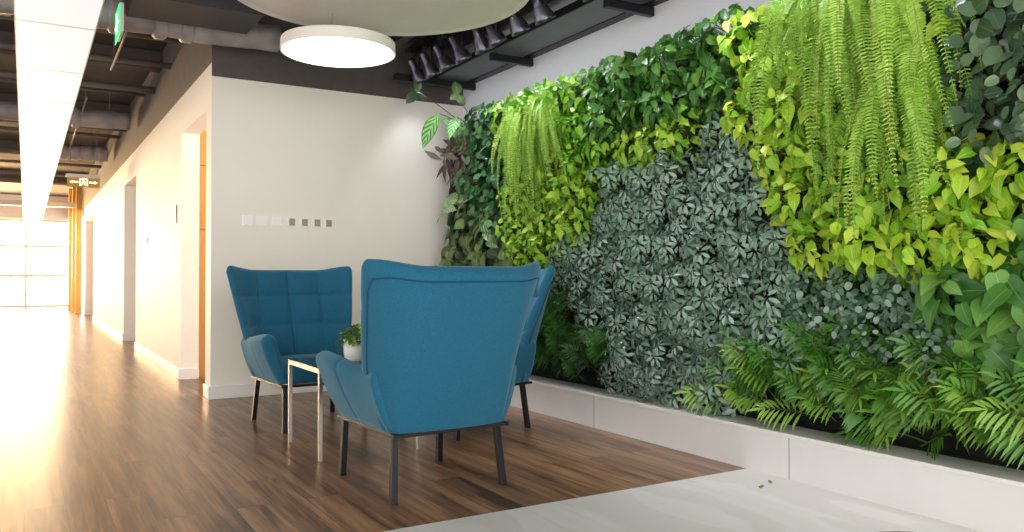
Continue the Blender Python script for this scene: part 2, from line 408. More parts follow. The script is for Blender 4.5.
def clump_scheff(seed):
    g = random.Random(seed); lv = MB(); st = MB(); count = 27
    for i in range(count):
        a = i * 2.39996; q = math.sqrt((i + .5) / count); rad = .18
        P = Vector((-(.05 + .2 * (1 - q * q) * g.uniform(.5, 1) + g.uniform(0, .05)), rad * q * math.cos(a), rad * q * math.sin(a)))
        ax = (OUT + UP * .45 + Vector((0, math.cos(a) * .6, math.sin(a) * .4)) + rv(g, .45)).normalized()
        u = ax.cross(YY).normalized(); w = ax.cross(u).normalized()
        nl = g.choice((6, 7, 7, 8)); off = g.uniform(0, 6); Ls = g.uniform(.038, .070); rn = g.random()
        for k in range(nl):
            t = off + 2 * PI * k / nl
            d = u * math.cos(t) + w * math.sin(t)
            T = d + ax * g.uniform(-.25, .25) - UP * .3
            leaf(lv, P + d * .012, T, ax, Ls * g.uniform(.85, 1.1), Ls * .38, 'obov', .35, .35, rn * .8 + g.uniform(0, .2))
        st.tube(arc(Vector((0, P.y * .3, P.z * .3 - .03)), P, Vector((-.03, 0, .02)), 4), .0022, 4, cap=False)
    return lv, st
def clump_palm(seed, n=8, size=1.0):
    g = random.Random(seed); lv = MB(); st = MB()
    for i in range(n):
        a = -1.15 + 2.3 * ((i * .618) % 1) + g.uniform(-.15, .15)
        root = Vector((-.03, g.uniform(-.10, .10), -.08 + g.uniform(-.04, .14)))
        ln = size * g.uniform(.17, .29)
        dirn = Vector((-g.uniform(.25, .85), math.sin(a), math.cos(a) * .85)).normalized()
        p1 = root + dirn * ln * .6; p2 = p1 + (dirn * .8 + Vector((-.15, 0, -.35 * g.uniform(.1, 1.3)))) * ln * .55
        pts = [root * (1 - t) ** 2 + p1 * 2 * t * (1 - t) + p2 * t * t for t in [k / 14 for k in range(15)]]
        st.tube(pts, [.003 - .00015 * k for k in range(15)], 4, cap=False)
        rn = g.random(); m = 8; face = (OUT * g.uniform(.6, 1.1) + UP * g.uniform(.3, .9) + YY * g.uniform(-.3, .3))
        for k in range(m):
            t = .40 + .60 * k / (m - 1); f = t * 14; j = min(13, int(f)); p = pts[j].lerp(pts[j + 1], f - j); tg = (pts[j + 1] - pts[j]).normalized()
            sd = tg.cross(face)
            if sd.length < .1: sd = YY.copy()
            sd.normalize(); nn = sd.cross(tg)
            if nn.dot(face) < 0: nn = -nn
            ll = size * .125 * (1 - abs(k / (m - 1) - .35) * .6)
            for s_ in (-1, 1):
                T = sd * s_ + tg * (.45 + .8 * k / m) + rv(g, .10)
                thinleaf(lv, p, T, nn, ll, .0145 * size, .28, rn * .8 + g.uniform(0, .2))
        thinleaf(lv, pts[-1], tg, nn, size * .11, .015 * size, .2, rn)
    return lv, st
def clump_fern(seed, n, lmin, lmax, spread=1.0, out=.28, lean=0.0):
    g = random.Random(seed); lv = MB(); st = MB()
    for i in range(n):
        a = (-1 + 2 * ((i * .618) % 1)) * spread + g.uniform(-.1, .1) + lean * .3
        ln = lerp(lmin, lmax, g.random()) * (1 - .3 * abs(a))
        root = Vector((-.03, g.uniform(-.10, .10), g.uniform(-.08, .08)))
        o = out * g.uniform(.35, 1.35)
        end = Vector((-o * g.uniform(.7, 1.2), root.y + math.sin(a) * ln * .62 + g.uniform(-.05, .05), root.z - ln * (math.cos(a) ** .8 if math.cos(a) > 0 else 0) * .95 + .02))
        c1 = root + Vector((-o * .9, math.sin(a) * .22, .07 + .10 * g.random())); c2 = root + Vector((-o * 1.2, math.sin(a) * ln * .55, -.25 * ln)) + rv(g, .03)
        m = int(26 + ln * 58); pts = []
        for k in range(m + 1):
            t = k / m; pts.append(root * (1 - t) ** 3 + c1 * 3 * t * (1 - t) ** 2 + c2 * 3 * t * t * (1 - t) + end * t ** 3)
        st.tube(pts[::4] + [pts[-1]], .002, 3, cap=False)
        rn = g.random(); tw = g.uniform(-.9, .9)
        for k in range(3, m):
            t = k / m; p = pts[k]; tg = (pts[k + 1] - pts[k]).normalized()
            sd = tg.cross(OUT + YY * tw + UP * .25)
            if sd.length < .1: sd = YY.copy()
            sd.normalize(); nn = sd.cross(tg)
            ll = .040 * min(1, .35 + t * 3) * (1 - max(0, (t - .6) / .4) ** 1.3 * .85)
            for s_ in (-1, 1):
                T = sd * s_ + tg * .35 + nn * .2 + rv(g, .1)
                b = len(lv.v); q = p + T.normalized() * ll; w = tg * .0046
                lv.v += [tuple(p - w * .6), tuple(p + w * .6), tuple(p.lerp(q, .7) + w * .8), tuple(q + tg * .004), tuple(p.lerp(q, .7) - w * .8)]
                lv.face([b, b + 1, b + 2, b + 3, b + 4], max(.001, min(.999, rn * .55 + .45 * g.random())), [(0, 0)] * 5)
    return lv, st

# ---------------------------------------------------------------- room shell
Xw, Yf, Xp, Xg = 1.287, 6.89, 3.215, 3.59       # corridor wall, facing wall, planter face, wall behind the plants
struct(MB().box(-9, 3.7, 2.985, 29.6, -.08, 0).build('floor', M['wood_floor']))
struct(MB().box(-9, 3.7, -3, 2.985, -.08, 0).build('floor', M['tile_floor']))
mb = MB(); H = 2.74; T_ = .165
def seg(y0, y1, z0, z1): mb.box(Xw, Xw + T_, y0, y1, z0, z1)
OPEN = [(7.11, 8.36), (12.1, 13.7), (20.2, 23.1)]
y = Yf + .001
for a, b_ in OPEN: seg(y, a, 0, H); seg(a, b_, 2.385, H); y = b_
seg(y, 23.6, 0, H)
struct(mb.build('wall_left', M['white_wall']))
struct(MB().box(Xw, Xw + T_, Yf + .001, 29.2, H, 3.5).build('wall_left', M['dark_wall']))
struct(MB().box(Xw + T_, 3.75, Yf, Yf + .15, 0, 2.63).build('wall_back', M['white_wall']))
struct(MB().box(Xw + .0, Xw + T_, Yf, Yf + .001, 0, 2.63).build('wall_back', M['white_wall']))
struct(MB().box(Xw + .0005, 3.75, Yf - .002, Yf + .15, 2.63, 3.5).build('wall_back', M['dark_wall']))
struct(MB().box(Xg, Xg + .15, -1, Yf, 0, 3.5).build('wall_right', M['cool_wall']))
struct(MB().box(-9, 3.75, -1.5, 29.6, 3.5, 3.6).build('ceiling', M['ceiling']))
# baseboards
def base(name, pts): return bevel(struct(MB().box(*pts).build(name, M['skirting'])), .004)
base('baseboard_back', (Xw - .018, Xp, Yf - .018, Yf, 0, .105))
k = 0
y = Yf
for a, b_ in OPEN:
    base('baseboard_left', (Xw - .018, Xw, y, a, 0, .105)); 
    base('baseboard_left', (Xw - .014, Xw + T_, b_ - .018, b_, 0, .105)); y = b_
base('baseboard_left', (Xw - .018, Xw, y, 23.6, 0, .105))
# wood-panelled partition seen through the first opening
pt = MB()
for z0, z1 in ((0, .82), (.826, 1.46), (1.466, 2.1), (2.106, 2.9)): pt.box(Xw + T_, 3.1, 8.5, 8.56, z0, z1)
pt.box(Xw + T_, 3.1, 8.555, 8.6, 0, 2.9); struct(pt.build('wall_panelled', M['wood_panel']))
struct(MB().box(Xw + T_, Xw + T_ + .05, 12.0, 24, 0, 3.4).build('wall_inner', M['white_wall']))

# window wall
YW = 29.2
ww = empty('window_1', (0, YW, 0)); struct(ww, 'large blown-out window wall at the corridor end')
fr = MB()
for z in (.06, 1.0, 1.92, 2.72): fr.box(-9, 1.2, -.03, .03, z - .035, z + .035)
fr.build('window_frame', M['window_frame'], ww)
for i, xx in enumerate((-8.0, -6.4, -4.8, -3.2, -1.6, .0)):
    MB().box(xx - .03, xx + .03, -.04, .04, 0, 2.75).build('mullion', M['window_frame'], ww)
MB().box(-9, 1.2, -.004, .004, .06, 2.72).build('pane', M['window_glass'], ww)
struct(MB().box(-9, 1.3, YW - .05, YW + .15, 2.76, 3.5).build('wall_far', M['white_wall']))
struct(MB().box(-14, 6, 29.6, 45, -.12, -.04).build('terrace', M['tile_floor']))
rl = empty('balcony_railing', (0, 32.5, 0)); tag(rl, 'pale railing outside the far windows', 'railing')
MB().box(-9, 3, -.02, .02, 1.02, 1.07).build('top_rail', M['rail'], rl)
bars = MB()
for i in range(80): bars.box(-9 + i * .15, -8.97 + i * .15, -.012, .012, 0, 1.02)
bars.build('balusters', M['rail'], rl)
# timber screen posts where the corridor wall ends
for i, (xx, yy) in enumerate(((1.12, 26.6), (1.16, 25.4), (1.2, 24.4))):
    p = bevel(MB().box(-.07, .07, -.07, .07, 0, 3.5).build('timber_post', M['timber_post'], loc=(xx, yy, 0)), .01)
    tag(p, ['golden timber post nearest the windows, at the corridor end', 'golden timber post in the middle of the three at the corridor end', 'golden timber post touching the end of the white corridor wall'][i], 'post', 'timber posts at the corridor end')

# planter ledge under the green wall
pl = empty('planter', (Xp, 3, 0)); tag(pl, 'long low white planter trough running under the green plant wall', 'planter')
MB().box(0, Xg - Xp - .002, -4, Yf - 3 - .002, 0, .205).build('trough', M['planter'], pl)
bevel(MB().box(-.012, .192, -4, Yf - 3 - .002, .206, .226).build('ledge', M['ledge'], pl), .003)
MB().box(.193, Xg - Xp - .002, -4, Yf - 3 - .002, .206, .232).build('soil', M['soil'], pl)
jt = MB()
for yy in (-1.6, -.29 + .0, 1.3, 2.6): jt.box(-.0012, .002, yy, yy + .003, .002, .204)
jt.build('joint', M['steel_grey'], pl)
gp = MB().box(Xg - .14, Xg - .002, -.9, Yf - .004, .234, 2.40).build('planting_panel', M['felt'])
tag(gp, 'dark felt planting panel behind all the wall plants', 'plant panel')

# ---------------------------------------------------------------- ceiling services
def duct_x(name, x0, x1, yc, zc, r_, mt, bands, label, squash=1.0):
    e = empty(name, ((x0 + x1) / 2, yc, zc)); tag(e, label, 'duct', 'insulated round ducts crossing the open ceiling')
    g = random.Random(int(yc * 10)); n = 60; cx = (x0 + x1) / 2
    pts = []; rr = []
    for i in range(n + 1):
        t = i / n; x = lerp(x0, x1, t) - cx; w = 1 + .06 * math.sin(t * 37) + g.uniform(-.03, .03)
        pts.append((x, 0, 0)); rr.append(r_ * w)
    b = MB(); b.tube(pts, rr, 16); b.v = [(v[0], v[1], v[2] * squash) for v in b.v]; b.build('duct_body', mt, e, smooth=True)
    for xb in bands:
        c = MB(); c.tube([(xb - cx - .05, 0, 0), (xb - cx - .03, 0, 0), (xb - cx + .03, 0, 0), (xb - cx + .05, 0, 0)], [r_ * 1.05, r_ * 1.22, r_ * 1.22, r_ * 1.05], 16)
        c.v = [(v[0], v[1], v[2] * squash) for v in c.v]; c.build('band', M['duct_foil'], e, smooth=True)
    hg = MB()
    for xb in (x0 + .3, x1 - .25): hg.tube([(xb - cx, 0, r_ * squash), (xb - cx, 0, 3.5 - zc)], .006, 6)
    hg.build('hanger', M['pipe'], e)
duct_x('round_duct', -3.2, 1.75, 6.62, 2.93, .115, M['duct_foil'], (.55, .86, 1.05), 'grey wrapped duct crossing nearest, above the corner of the white wall', .95)
duct_x('round_duct', -3.2, 1.2, 12.1, 3.1, .12, M['duct_foil'], (.2, .55), 'grey wrapped duct crossing the corridor ceiling, middle of three')
duct_x('round_duct', .1, 1.2, 15.6, 3.1, .13, M['duct_foil'], (.3,), 'short pale wrapped duct above the hanging exit sign')
bd = MB().box(.60, 1.45, 5.84, 6.38, 2.86, 3.499).build('rectangular_duct', M['duct_dark']); bevel(bd, .01)
tag(bd, 'dark rectangular duct overhead between the light strip and the large disc', 'duct')
bd = MB().box(-3.5, -.34, 5.35, 6.4, 3.02, 3.499).build('rectangular_duct', M['duct_dark']); bevel(bd, .01)
tag(bd, 'dark rectangular duct at the left edge beyond the light strip', 'duct')
bd = MB().box(2.95, 3.5, 3.2, 6.8, 3.14, 3.499).build('rectangular_duct', M['duct_dark']); bevel(bd, .01)
tag(bd, 'dark rectangular duct running above the spotlights and the grey steel shelf', 'duct')
PD = [(8.1, 3.2, .02), (9.1, 3.2, .03), (10.3, 3.18, .04), (11.2, 3.3, .02), (13.4, 3.2, .03), (14.5, 3.25, .03), (16.8, 3.2, .04), (18.2, 3.2, .03), (19.7, 3.15, .04), (21.4, 3.15, .05)]
ordn = ['first', 'second', 'third', 'fourth', 'fifth', 'sixth', 'seventh', 'eighth', 'ninth', 'tenth', 'eleventh', 'twelfth', 'thirteenth', 'fourteenth', 'fifteenth', 'sixteenth', 'seventeenth', 'eighteenth', 'nineteenth', 'twentieth', 'twenty-first', 'twenty-second', 'twenty-third']
for i, (yy, zz, rr) in enumerate(PD):
    p = MB().tube([(-3.5, yy, zz), (Xw, yy, zz)], rr, 8).build('ceiling_pipe', M['pipe'], smooth=True)
    tag(p, 'grey pipe crossing the corridor ceiling, %s beyond the nearest wrapped duct' % ordn[i], 'pipe', 'pipes crossing the corridor ceiling')
for i, (x0, y0, y1) in enumerate(((.75, 6.9, 9.4), (.62, 11.0, 16.0))):
    q_ = MB().tube([(x0, y0, 3.16), (x0, y1, 3.16)], .012, 8)
    for yc in (y0 + .3, y1 - .3): q_.tube([(x0, yc, 3.16), (x0, yc, 3.5)], .004, 6)
    p = q_.build('conduit', M['pipe'], smooth=True)
    tag(p, ['thin conduit running along the corridor ceiling just past the nearest duct', 'thin conduit running along the corridor ceiling before the exit sign'][i], 'pipe')
p = bevel(MB().box(-3.5, 1.2, 25.2, 25.35, 2.88, 3.02).build('ceiling_beam', M['pipe_light']), .01)
tag(p, 'pale crossbeam under the corridor ceiling, last before the windows', 'beam')
p = bevel(MB().box(-3.5, -.1, 6.95, 7.15, 2.95, 3.15).build('ceiling_beam', M['duct_dark']), .01)
tag(p, 'dark box beam left of the light strip, nearest the viewer', 'beam')
for i, yy in enumerate((9.7, 13.0, 17.5, 22.5)):
    p = bevel(MB().box(-3.5, Xw - .001, yy, yy + .2, 3.3, 3.5).build('ceiling_joist', M['dark_wall']), .01)
    tag(p, 'dark joist on the corridor ceiling, %s from the viewer' % ordn[i], 'beam', 'ceiling joists over the corridor')

# long light strip
ls = empty('light_strip', (.17, 5, 2.65)); tag(ls, 'long white luminous ceiling strip running down the corridor', 'ceiling light')
xL, xR, zS = -.245, .225, 0
ys = [-4.0, -.6, .79, 2.14, 3.50, 4.9, 6.3, 7.7, 9.1, 10.5, 11.9, 13.3, 14.7, 16.1, 17.5, 18.9, 20.3, 21.7, 23.5]
ys = [-2.6, -1.65] + [round(-1.65 + 1.37 * k, 3) for k in range(1, 19)] + [24.2]
for a, b_ in zip(ys[1:-1], ys[2:]): MB().box(xL + .008, xR - .008, a + .009, b_ - .009, .002, .03).build('light_panel', M['light_panel'], ls)
tr = MB()
tr.box(xL, xL + .007, ys[1], ys[-1], 0, .06); tr.box(xR - .007, xR, ys[1], ys[-1], 0, .06); tr.box(xL, xR, ys[1], ys[-1], .031, .06)
for a in ys[1:]: tr.box(xL + .007, xR - .007, a - .008, a + .008, .001, .05)
tr.build('frame', M['strip_trim'], ls)
hg = MB()
for a in ys[1:-1:2]: hg.tube([(0, a, .06), (0, a, .85)], .004, 6)
hg.build('hanger', M['pipe'], ls)

# discs
def disc(name, c, r_, h, label, mt_under, rim):
    e = empty(name, c); tag(e, label, 'ceiling light' if rim else 'ceiling disc')
    MB().lathe([(r_ * .96, .012), (r_, .004), (r_, h - .01), (r_ * .99, h)], 96).build('rim' if rim else 'disc_body', M['disc'], e, smooth=False)
    if rim: MB().lathe([(r_ * .955, 0), (r_ * .955, .011)], 96).build('diffuser', mt_under, e)
    hg = MB()
    for a in (0, 2.1, 4.2): hg.tube([(r_ * .6 * math.cos(a), r_ * .6 * math.sin(a), h), (r_ * .6 * math.cos(a), r_ * .6 * math.sin(a), 3.5 - c[2])], .004, 6)
    hg.build('hanger', M['pipe'], e)
disc('ceiling_disc', (1.90, 4.80, 2.8), .97, .09, 'huge plain off-white round ceiling disc at the top edge', None, False)
disc('round_light', (1.92, 5.62, 2.6), .405, .085, 'small round glowing ceiling lamp below the huge disc', M['light_round'], True)

# steel soffit over the green wall
so = empty('lighting_gantry', (3.38, 3, 2.80)); tag(so, 'grey steel shelf with black brackets running over the plant wall', 'gantry')
MB().box(-.19, .125, -4, Yf - 3.02, .006, .05).build('shelf', M['steel_grey'], so)
MB().box(-.205, -.191, -4, Yf - 3.02, .004, .06).build('fascia', M['steel_black'], so)
MB().box(.126, .207, -4, Yf - 3.02, .0, .05).build('edge_strip', M['steel_black'], so)
for yy in (6.62, 5.62, 4.12, 2.6, 1.1):
    bevel(MB().box(-.6 if yy == 6.62 else -.19, .205, yy - 3, yy - 2.955, -.066, -.006).build('bracket', M['steel_black'], so), .003)
# spotlights on a track
tk = MB().box(2.93, 2.965, .6, 6.75, 3.02, 3.05).build('lighting_track', M['steel_black'])
tag(tk, 'black lighting track above the row of spotlights', 'track')
tk2 = MB().box(2.60, 2.68, .6, 6.8, 2.93, 3.0).build('ceiling_rail', M['steel_black']); tag(tk2, 'black box rail beside the spotlight track, nearer the large disc', 'rail')
SP = [(6.54, .25, 1), (6.29, .25, 1), (6.02, .1, 0), (5.73, .1, 0), (5.38, .5, 1), (5.18, .05, 0), (4.85, .3, 0), (4.54, .3, 0), (4.0, .2, 0), (3.4, .2, 0), (2.8, .2, 0), (2.2, .2, 0), (1.6, .2, 0)]
spotproto = None
def spot_parts():
    e = empty('spotlight', (0, 0, 0)); e.scale = (1.25, 1.25, 1.25)
    Mt = Matrix.Rotation(R(180 - 32), 4, 'Y')   # bell axis: down and towards the plants
    h = MB().lathe([(.022, -.10), (.026, -.09), (.028, -.03), (.036, -.01), (.05, .03), (.058, .055), (.06, .075), (.054, .075), (.045, .05)], 24, Mt, cap1=False).build('bell', M['lamp_black'], e, smooth=True)
    MB().lathe([(.046, .05), (.046, .054)], 24, Mt).build('lens', M['lens'], e)
    y_ = MB(); y_.tube([(0, .036, .0), (0, .05, .05), (0, .04, .12), (0, 0, .14), (0, -.04, .12), (0, -.05, .05), (0, -.036, .0)], .006, 6); y_.build('yoke', M['black_metal'], e)
    MB().box(-.02, .02, -.05, .05, .14, .20).build('track_adapter', M['black_metal'], e)
    return e
sp_labels = ['black bell spotlight nearest the back wall corner', 'second black bell spotlight from the back wall corner', 'third black bell spotlight from the back wall corner', 'fourth black bell spotlight from the back wall corner', 'fifth spotlight from the back wall corner, with a bright shine on its bell', 'sixth black spotlight from the corner, turned in shade', 'seventh black spotlight from the corner, beside the disc edge', 'eighth black spotlight from the corner, at the upper edge with glowing mouth']
for i, (yy, tz, sh) in enumerate(SP):
    if spotproto is None: spotproto = spot_parts(); o = spotproto
    else: o = copy_tree(spotproto)
    o.location = (2.947, yy, 2.80); o.rotation_euler.z = (tz - .2) * .8
    tag(o, sp_labels[i] if i < 8 else 'black spotlight on the track, %s from the back wall corner' % ordn[i], 'spotlight', 'spotlights on the track')

# signs and wall fittings
ex = empty('exit_sign', (.555, 6.18, 2.62)); tag(ex, 'green-lit exit sign seen nearly edge-on beside the light strip', 'exit sign')
# plane of the sign runs along the corridor
bevel(MB().box(-.012, .012, -.06, .24, 0.06, .26).build('housing', M['sign_frame'], ex), .003)
bevel(MB().box(-.020, -.013, -.08, .23, .03, .25).build('pane', M['green_lit'], ex), .002)
gl = MB(); gl.box(-.023, -.021, -.05, .02, .12, .14); gl.box(-.023, -.021, .045, .095, .07, .21); gl.box(-.023, -.021, .12, .20, .12, .14)
gl.build('symbols', M['glyph'], ex)
hg = MB(); hg.tube([(0, -.02, .26), (0, -.02, .88)], .004, 6); hg.tube([(0, .15, .26), (0, .15, .88)], .004, 6); hg.build('hanger', M['pipe'], ex)
ex = empty('exit_sign', (.75, 14.0, 2.36)); tag(ex, 'hanging exit sign with arrows and running figure, facing down the corridor', 'exit sign')
bevel(MB().box(-.24, .24, -.02, .02, .145, .20).build('housing', M['pipe_light'], ex), .004)
bevel(MB().box(-.22, .22, -.006, .006, 0, .145).build('pane', M['sign_pane'], ex), .003)
gl = MB()
yy = -.010
def gbox(x0, x1, z0, z1): gl.box(x0, x1, yy, yy + .003, z0, z1)
def tri(pts): 
    b = len(gl.v); gl.v += [(x, yy, z) for x, z in pts]; gl.v += [(x, yy + .003, z) for x, z in pts]; n = len(pts)
    gl.face([b + i for i in range(n)]); gl.face([b + n + i for i in range(n)][::-1])
    for i in range(n): gl.face([b + i, b + (i + 1) % n, b + n + (i + 1) % n, b + n + i])
gbox(-.15, -.075, .066, .086); tri([(-.19, .076), (-.15, .10), (-.15, .052)])
gbox(.075, .15, .066, .086); tri([(.19, .076), (.15, .10), (.15, .052)])
# door surround and running figure
gbox(-.055, -.045, .02, .13); gbox(.045, .055, .02, .13); gbox(-.045, .045, .12, .13)
tri([(-.005 + .011 * math.cos(a), .104 + .011 * math.sin(a)) for a in [k * PI / 4 for k in range(8)]])
tri([(-.012, .09), (.008, .09), (.012, .058), (-.006, .055)])
tri([(.004, .062), (.03, .05), (.026, .024), (.018, .026), (.018, .045), (-.002, .052)])
tri([(-.006, .06), (-.016, .038), (-.034, .03), (-.036, .038), (-.022, .046), (-.014, .064)])
tri([(-.012, .088), (-.03, .07), (-.028, .063), (-.008, .078)]); tri([(.006, .088), (.026, .074), (.03, .08), (.008, .094)])
gl.build('symbols', M['glyph'], ex)
hg = MB(); hg.tube([(-.18, 0, .2), (-.18, 0, 1.14)], .004, 6); hg.tube([(.18, 0, .2), (.18, 0, 1.14)], .004, 6); hg.build('hanger', M['pipe'], ex)

names7 = ['leftmost blank white square wall plate, nearest the corridor corner', 'middle blank white square wall plate of the three blank ones', 'blank white wall plate next to the olive-centred plates', 'white wall plate with olive centre beside the blank plates', 'second olive-centred wall plate counting from the blank plates', 'third olive-centred wall plate counting from the blank plates', 'olive-centred wall plate at the end nearest the plants']
for i, xx in enumerate((1.575, 1.695, 1.82, 1.94, 2.05, 2.16, 2.262)):
    w = .044 if i < 3 else .040
    e = empty('wall_plate', (xx, Yf - .0, 1.46)); tag(e, names7[i], 'wall plate', 'row of wall plates')
    bevel(MB().box(-w, w, -.010, 0, -w, w).build('plate', M['plastic'], e), .003)
    if i < 3:
        s = MB(); s.box(-w * .7, -.001, -.013, -.0101, -w * .7, w * .7); s.box(.001, w * .7, -.013, -.0101, -w * .7, w * .7); s.build('rocker', M['plastic'], e)
    else:
        bevel(MB().box(-.020, .030, -.013, -.0101, -.030, .030).build('thermostat_screen', M['olive'], e), .002)
e = empty('door_plaque', (Xw, 8.72, 1.62)); tag(e, 'small brown-framed plaque on the corridor wall beyond the doorway', 'plaque')
fm = MB(); fm.box(-.012, 0, -.10, .10, .075, .09); fm.box(-.012, 0, -.10, .10, -.09, -.075); fm.box(-.012, 0, -.10, -.085, -.075, .075); fm.box(-.012, 0, .085, .10, -.075, .075)
fm.build('plaque_frame', M['frame_brown'], e); MB().box(-.008, 0, -.085, .085, -.075, .075).build('face', M['plastic'], e)
e = empty('wall_switch', (Xw, 10.9, 1.44)); tag(e, 'small white switch on the corridor wall between the two openings', 'switch')
bevel(MB().box(-.012, 0, -.06, .06, -.05, .05).build('plate', M['plastic'], e), .003); MB().box(-.018, -.0121, -.02, .02, -.03, .03).build('rocker', M['plastic'], e)

# ---------------------------------------------------------------- wing chairs
def plan(s, v):
    """outer shell in plan at height fraction v, s from -1 (one wing tip) to 1"""
    yb = lerp(-.335, -.545, v); c = lerp(.272, .25, v)
    xt = .302 + .158 * v ** .66
    yt = lerp(-.25, -.20, v / .39) if v < .39 else lerp(-.20, -.375, (v - .39) / .61)
    a = abs(s); sg = 1 if s >= 0 else -1
    if a < .55: 
        q = a / .55; return Vector((sg * c * q, yb + .012 * q ** 3 - .010 * (1 - q * q), 0))
    w = (a - .55) / .45
    P0 = Vector((c, yb + .012, 0)); P2 = Vector((xt, yt, 0)); P1 = Vector((lerp(c, xt, .62), yb + .035 + .02 * (1 - v), 0))
    p = P0 * (1 - w) ** 2 + P1 * 2 * w * (1 - w) + P2 * w * w
    return Vector((sg * p.x, p.y, 0))
def pnorm(s, v):
    e = .01; d = plan(min(1, s + e), v) - plan(max(-1, s - e), v); d.normalize()
    return Vector((-d.y, d.x, 0))      # towards the sitter
def ztop(s):
    w = max(0, (abs(s) - .5) / .5); return .997 + .030 * smoothstep(0, 1, w)
def pillow(t): return max(0, 4 * t * (1 - t)) ** .45
ROWS = [.40, .655, .865, 1.06]
def bulge(s, z):
    a = abs(s)
    cs = a / .53 if a < .53 else (a - .53) / .52
    for i in range(3):
        if z < ROWS[i + 1]: break
    rz = max(0, min(1, (z - ROWS[i]) / (ROWS[i + 1] - ROWS[i])))
    return .040 * pillow(max(0.0, min(1, cs))) * pillow(rz) ** (1.0)
def make_chair():
    root = empty('wing_chair')
    NS, NV = 64, 52; b = MB(); rings = []
    S_ = [-1 + 2 * i / NS for i in range(NS + 1)]
    def level(v, shrink, dz):
        ring = []; out = []; inn = []
        for s in S_:
            P = plan(s, v); n = pnorm(s, v); z = .305 + v * (ztop(s) - .305) + dz
            th = lerp(lerp(.125, .095, v), .055, smoothstep(.5, 1, abs(s)))
            bu = bulge(s, z) if shrink > .99 else bulge(s, z) * 1.0
            th2 = th - .02 + bu
            o = P; i_ = P + n * th2; m = P + n * th * .5
            o = m + (o - m) * shrink; i_ = m + (i_ - m) * shrink
            out.append(Vector((o.x, o.y, z))); inn.append(Vector((i_.x, i_.y, z)))
        def tip(a, c, s):
            tdir = Vector((1 if s > 0 else -1, 0, 0)); pl_ = plan(1, v) - plan(.97, v); pl_.normalize(); pl_.x *= (1 if s > 0 else -1)
            r_ = (a - c).length / 2; mid = (a + c) / 2; res = []
            for k in range(1, 6):
                t = PI * k / 6; res.append(mid + (a - mid) * math.cos(t) + pl_ * r_ * math.sin(t))
            return res
        return out + tip(out[-1], inn[-1], 1) + inn[::-1] + tip(inn[0], out[0], -1)
    lv = [level(i / NV, 1, 0) for i in range(NV + 1)]
    for k in range(1, 7):
        t = PI / 2 * k / 6.3; lv.append(level(1, math.cos(t), .046 * math.sin(t)))
    n = len(lv[0])
    for r_ in lv: b.v += [tuple(p) for p in r_]
    for i in range(len(lv) - 1):
        for k in range(n):
            l = (k + 1) % n; b.face([i * n + k, i * n + l, (i + 1) * n + l, (i + 1) * n + k])
    # close top: strip between outer and inner rows
    t0 = (len(lv) - 1) * n; ni = NS + 1 + 5
    for k in range(NS):
        b.face([t0 + k, t0 + k + 1, t0 + ni + (NS - k - 1), t0 + ni + (NS - k)])
    b.face([t0 + NS + j for j in range(0, 7)]); b.face([t0 + (ni + NS + j) % n for j in range(0, 7)][:6] + [t0])
    for k in range(NS): b.face([k + 1, k, ni + (NS - k), ni + (NS - k - 1)])
    back = b.build('backrest', M['fabric'], root, smooth=True)
    # piping on the shell
    pp = []
    def on(s, v):
        P = plan(s, v) - pnorm(s, v) * .0015; return (P.x, P.y, .305 + v * (ztop(s) - .305))
    for i in range(24): pp.append(on(-.965 + .03 * smoothstep(.9, 1, i / 23), .26 + .685 * i / 23))
    for i in range(1, 48): pp.append(on(-.93 + 1.86 * i / 48, .95 + .018 * smoothstep(0, .1, min(i / 48, 1 - i / 48))))
    for i in range(24): pp.append(on(.965 - .03 * (1 - smoothstep(0, .1, i / 23)) if i else .94, .945 - .685 * i / 23))
    MB().tube(pp, .0036, 6).build('piping', M['piping'], back, smooth=True)
    sm = MB()
    def ins(s, z, q=.001):
        v = (z - .305) / (ztop(s) - .305); v = max(0, min(1, v)); P = plan(s, v); n = pnorm(s, v)
        th = lerp(lerp(.125, .095, v), .055, smoothstep(.5, 1, abs(s))) - .02 + bulge(s, z) + q
        P = P + n * th; return (P.x, P.y, z)
    for s0 in (-.53, 0, .53): sm.tube([ins(s0, lerp(.46, ztop(s0), k / 30)) for k in range(31)], .0028, 5)
    for z0 in ROWS[1:3]: sm.tube([ins(-.97 + 1.94 * k / 60, z0) for k in range(61)], .0028, 5)
    sm.build('tufting_seams', M['piping'], back, smooth=True)
    for sg in (-1, 1):
        a = MB(); secs = []; NY = 44
        def section(y, shrink):
            t = smoothstep(-.28, .30, y); zt = lerp(.585, .632, t); xo = lerp(.385, .425, smoothstep(-.25, .15, y)); th = lerp(.085, .098, t)
            gr = .006 * math.exp(-((y - .03) / .008) ** 2)
            pts = []
            xb = .300; 
            for k in range(10):
                q = k / 9; pts.append((lerp(xb, xo, q) + .012 * math.sin(PI * q) - gr, lerp(.306, zt - th / 2, q)))
            for k in range(1, 8):
                an = PI * k / 8; pts.append((xo - th / 2 + (th / 2 - gr) * math.cos(an), zt - th / 2 + (th / 2 - gr) * math.sin(an)))
            for k in range(8):
                q = k / 7; pts.append((lerp(xo - th, .235, q), lerp(zt - th / 2, .306, q)))
            res = []
            # centre line of the slab, used to round the front end
            for (x, z) in pts:
                q = (z - .306) / (zt - .306); cx = lerp(.268, xo - th / 2, q); czz = max(.33, min(z, zt - th / 2))
                xx = cx + (x - cx) * shrink; zz = czz + (z - czz) * shrink
                res.append((sg * xx, y + (z - .3) * .075, zz))
            return res
        yy_ = [-.30 + .56 * i / NY for i in range(NY + 1)]
        for q in yy_: secs.append(section(q, 1))
        for k in range(1, 8):
            t = PI / 2 * k / 7.4; secs.append(section(.26 + .048 * math.sin(t), math.cos(t)))
        n = len(secs[0]); 
        for r_ in secs: a.v += r_
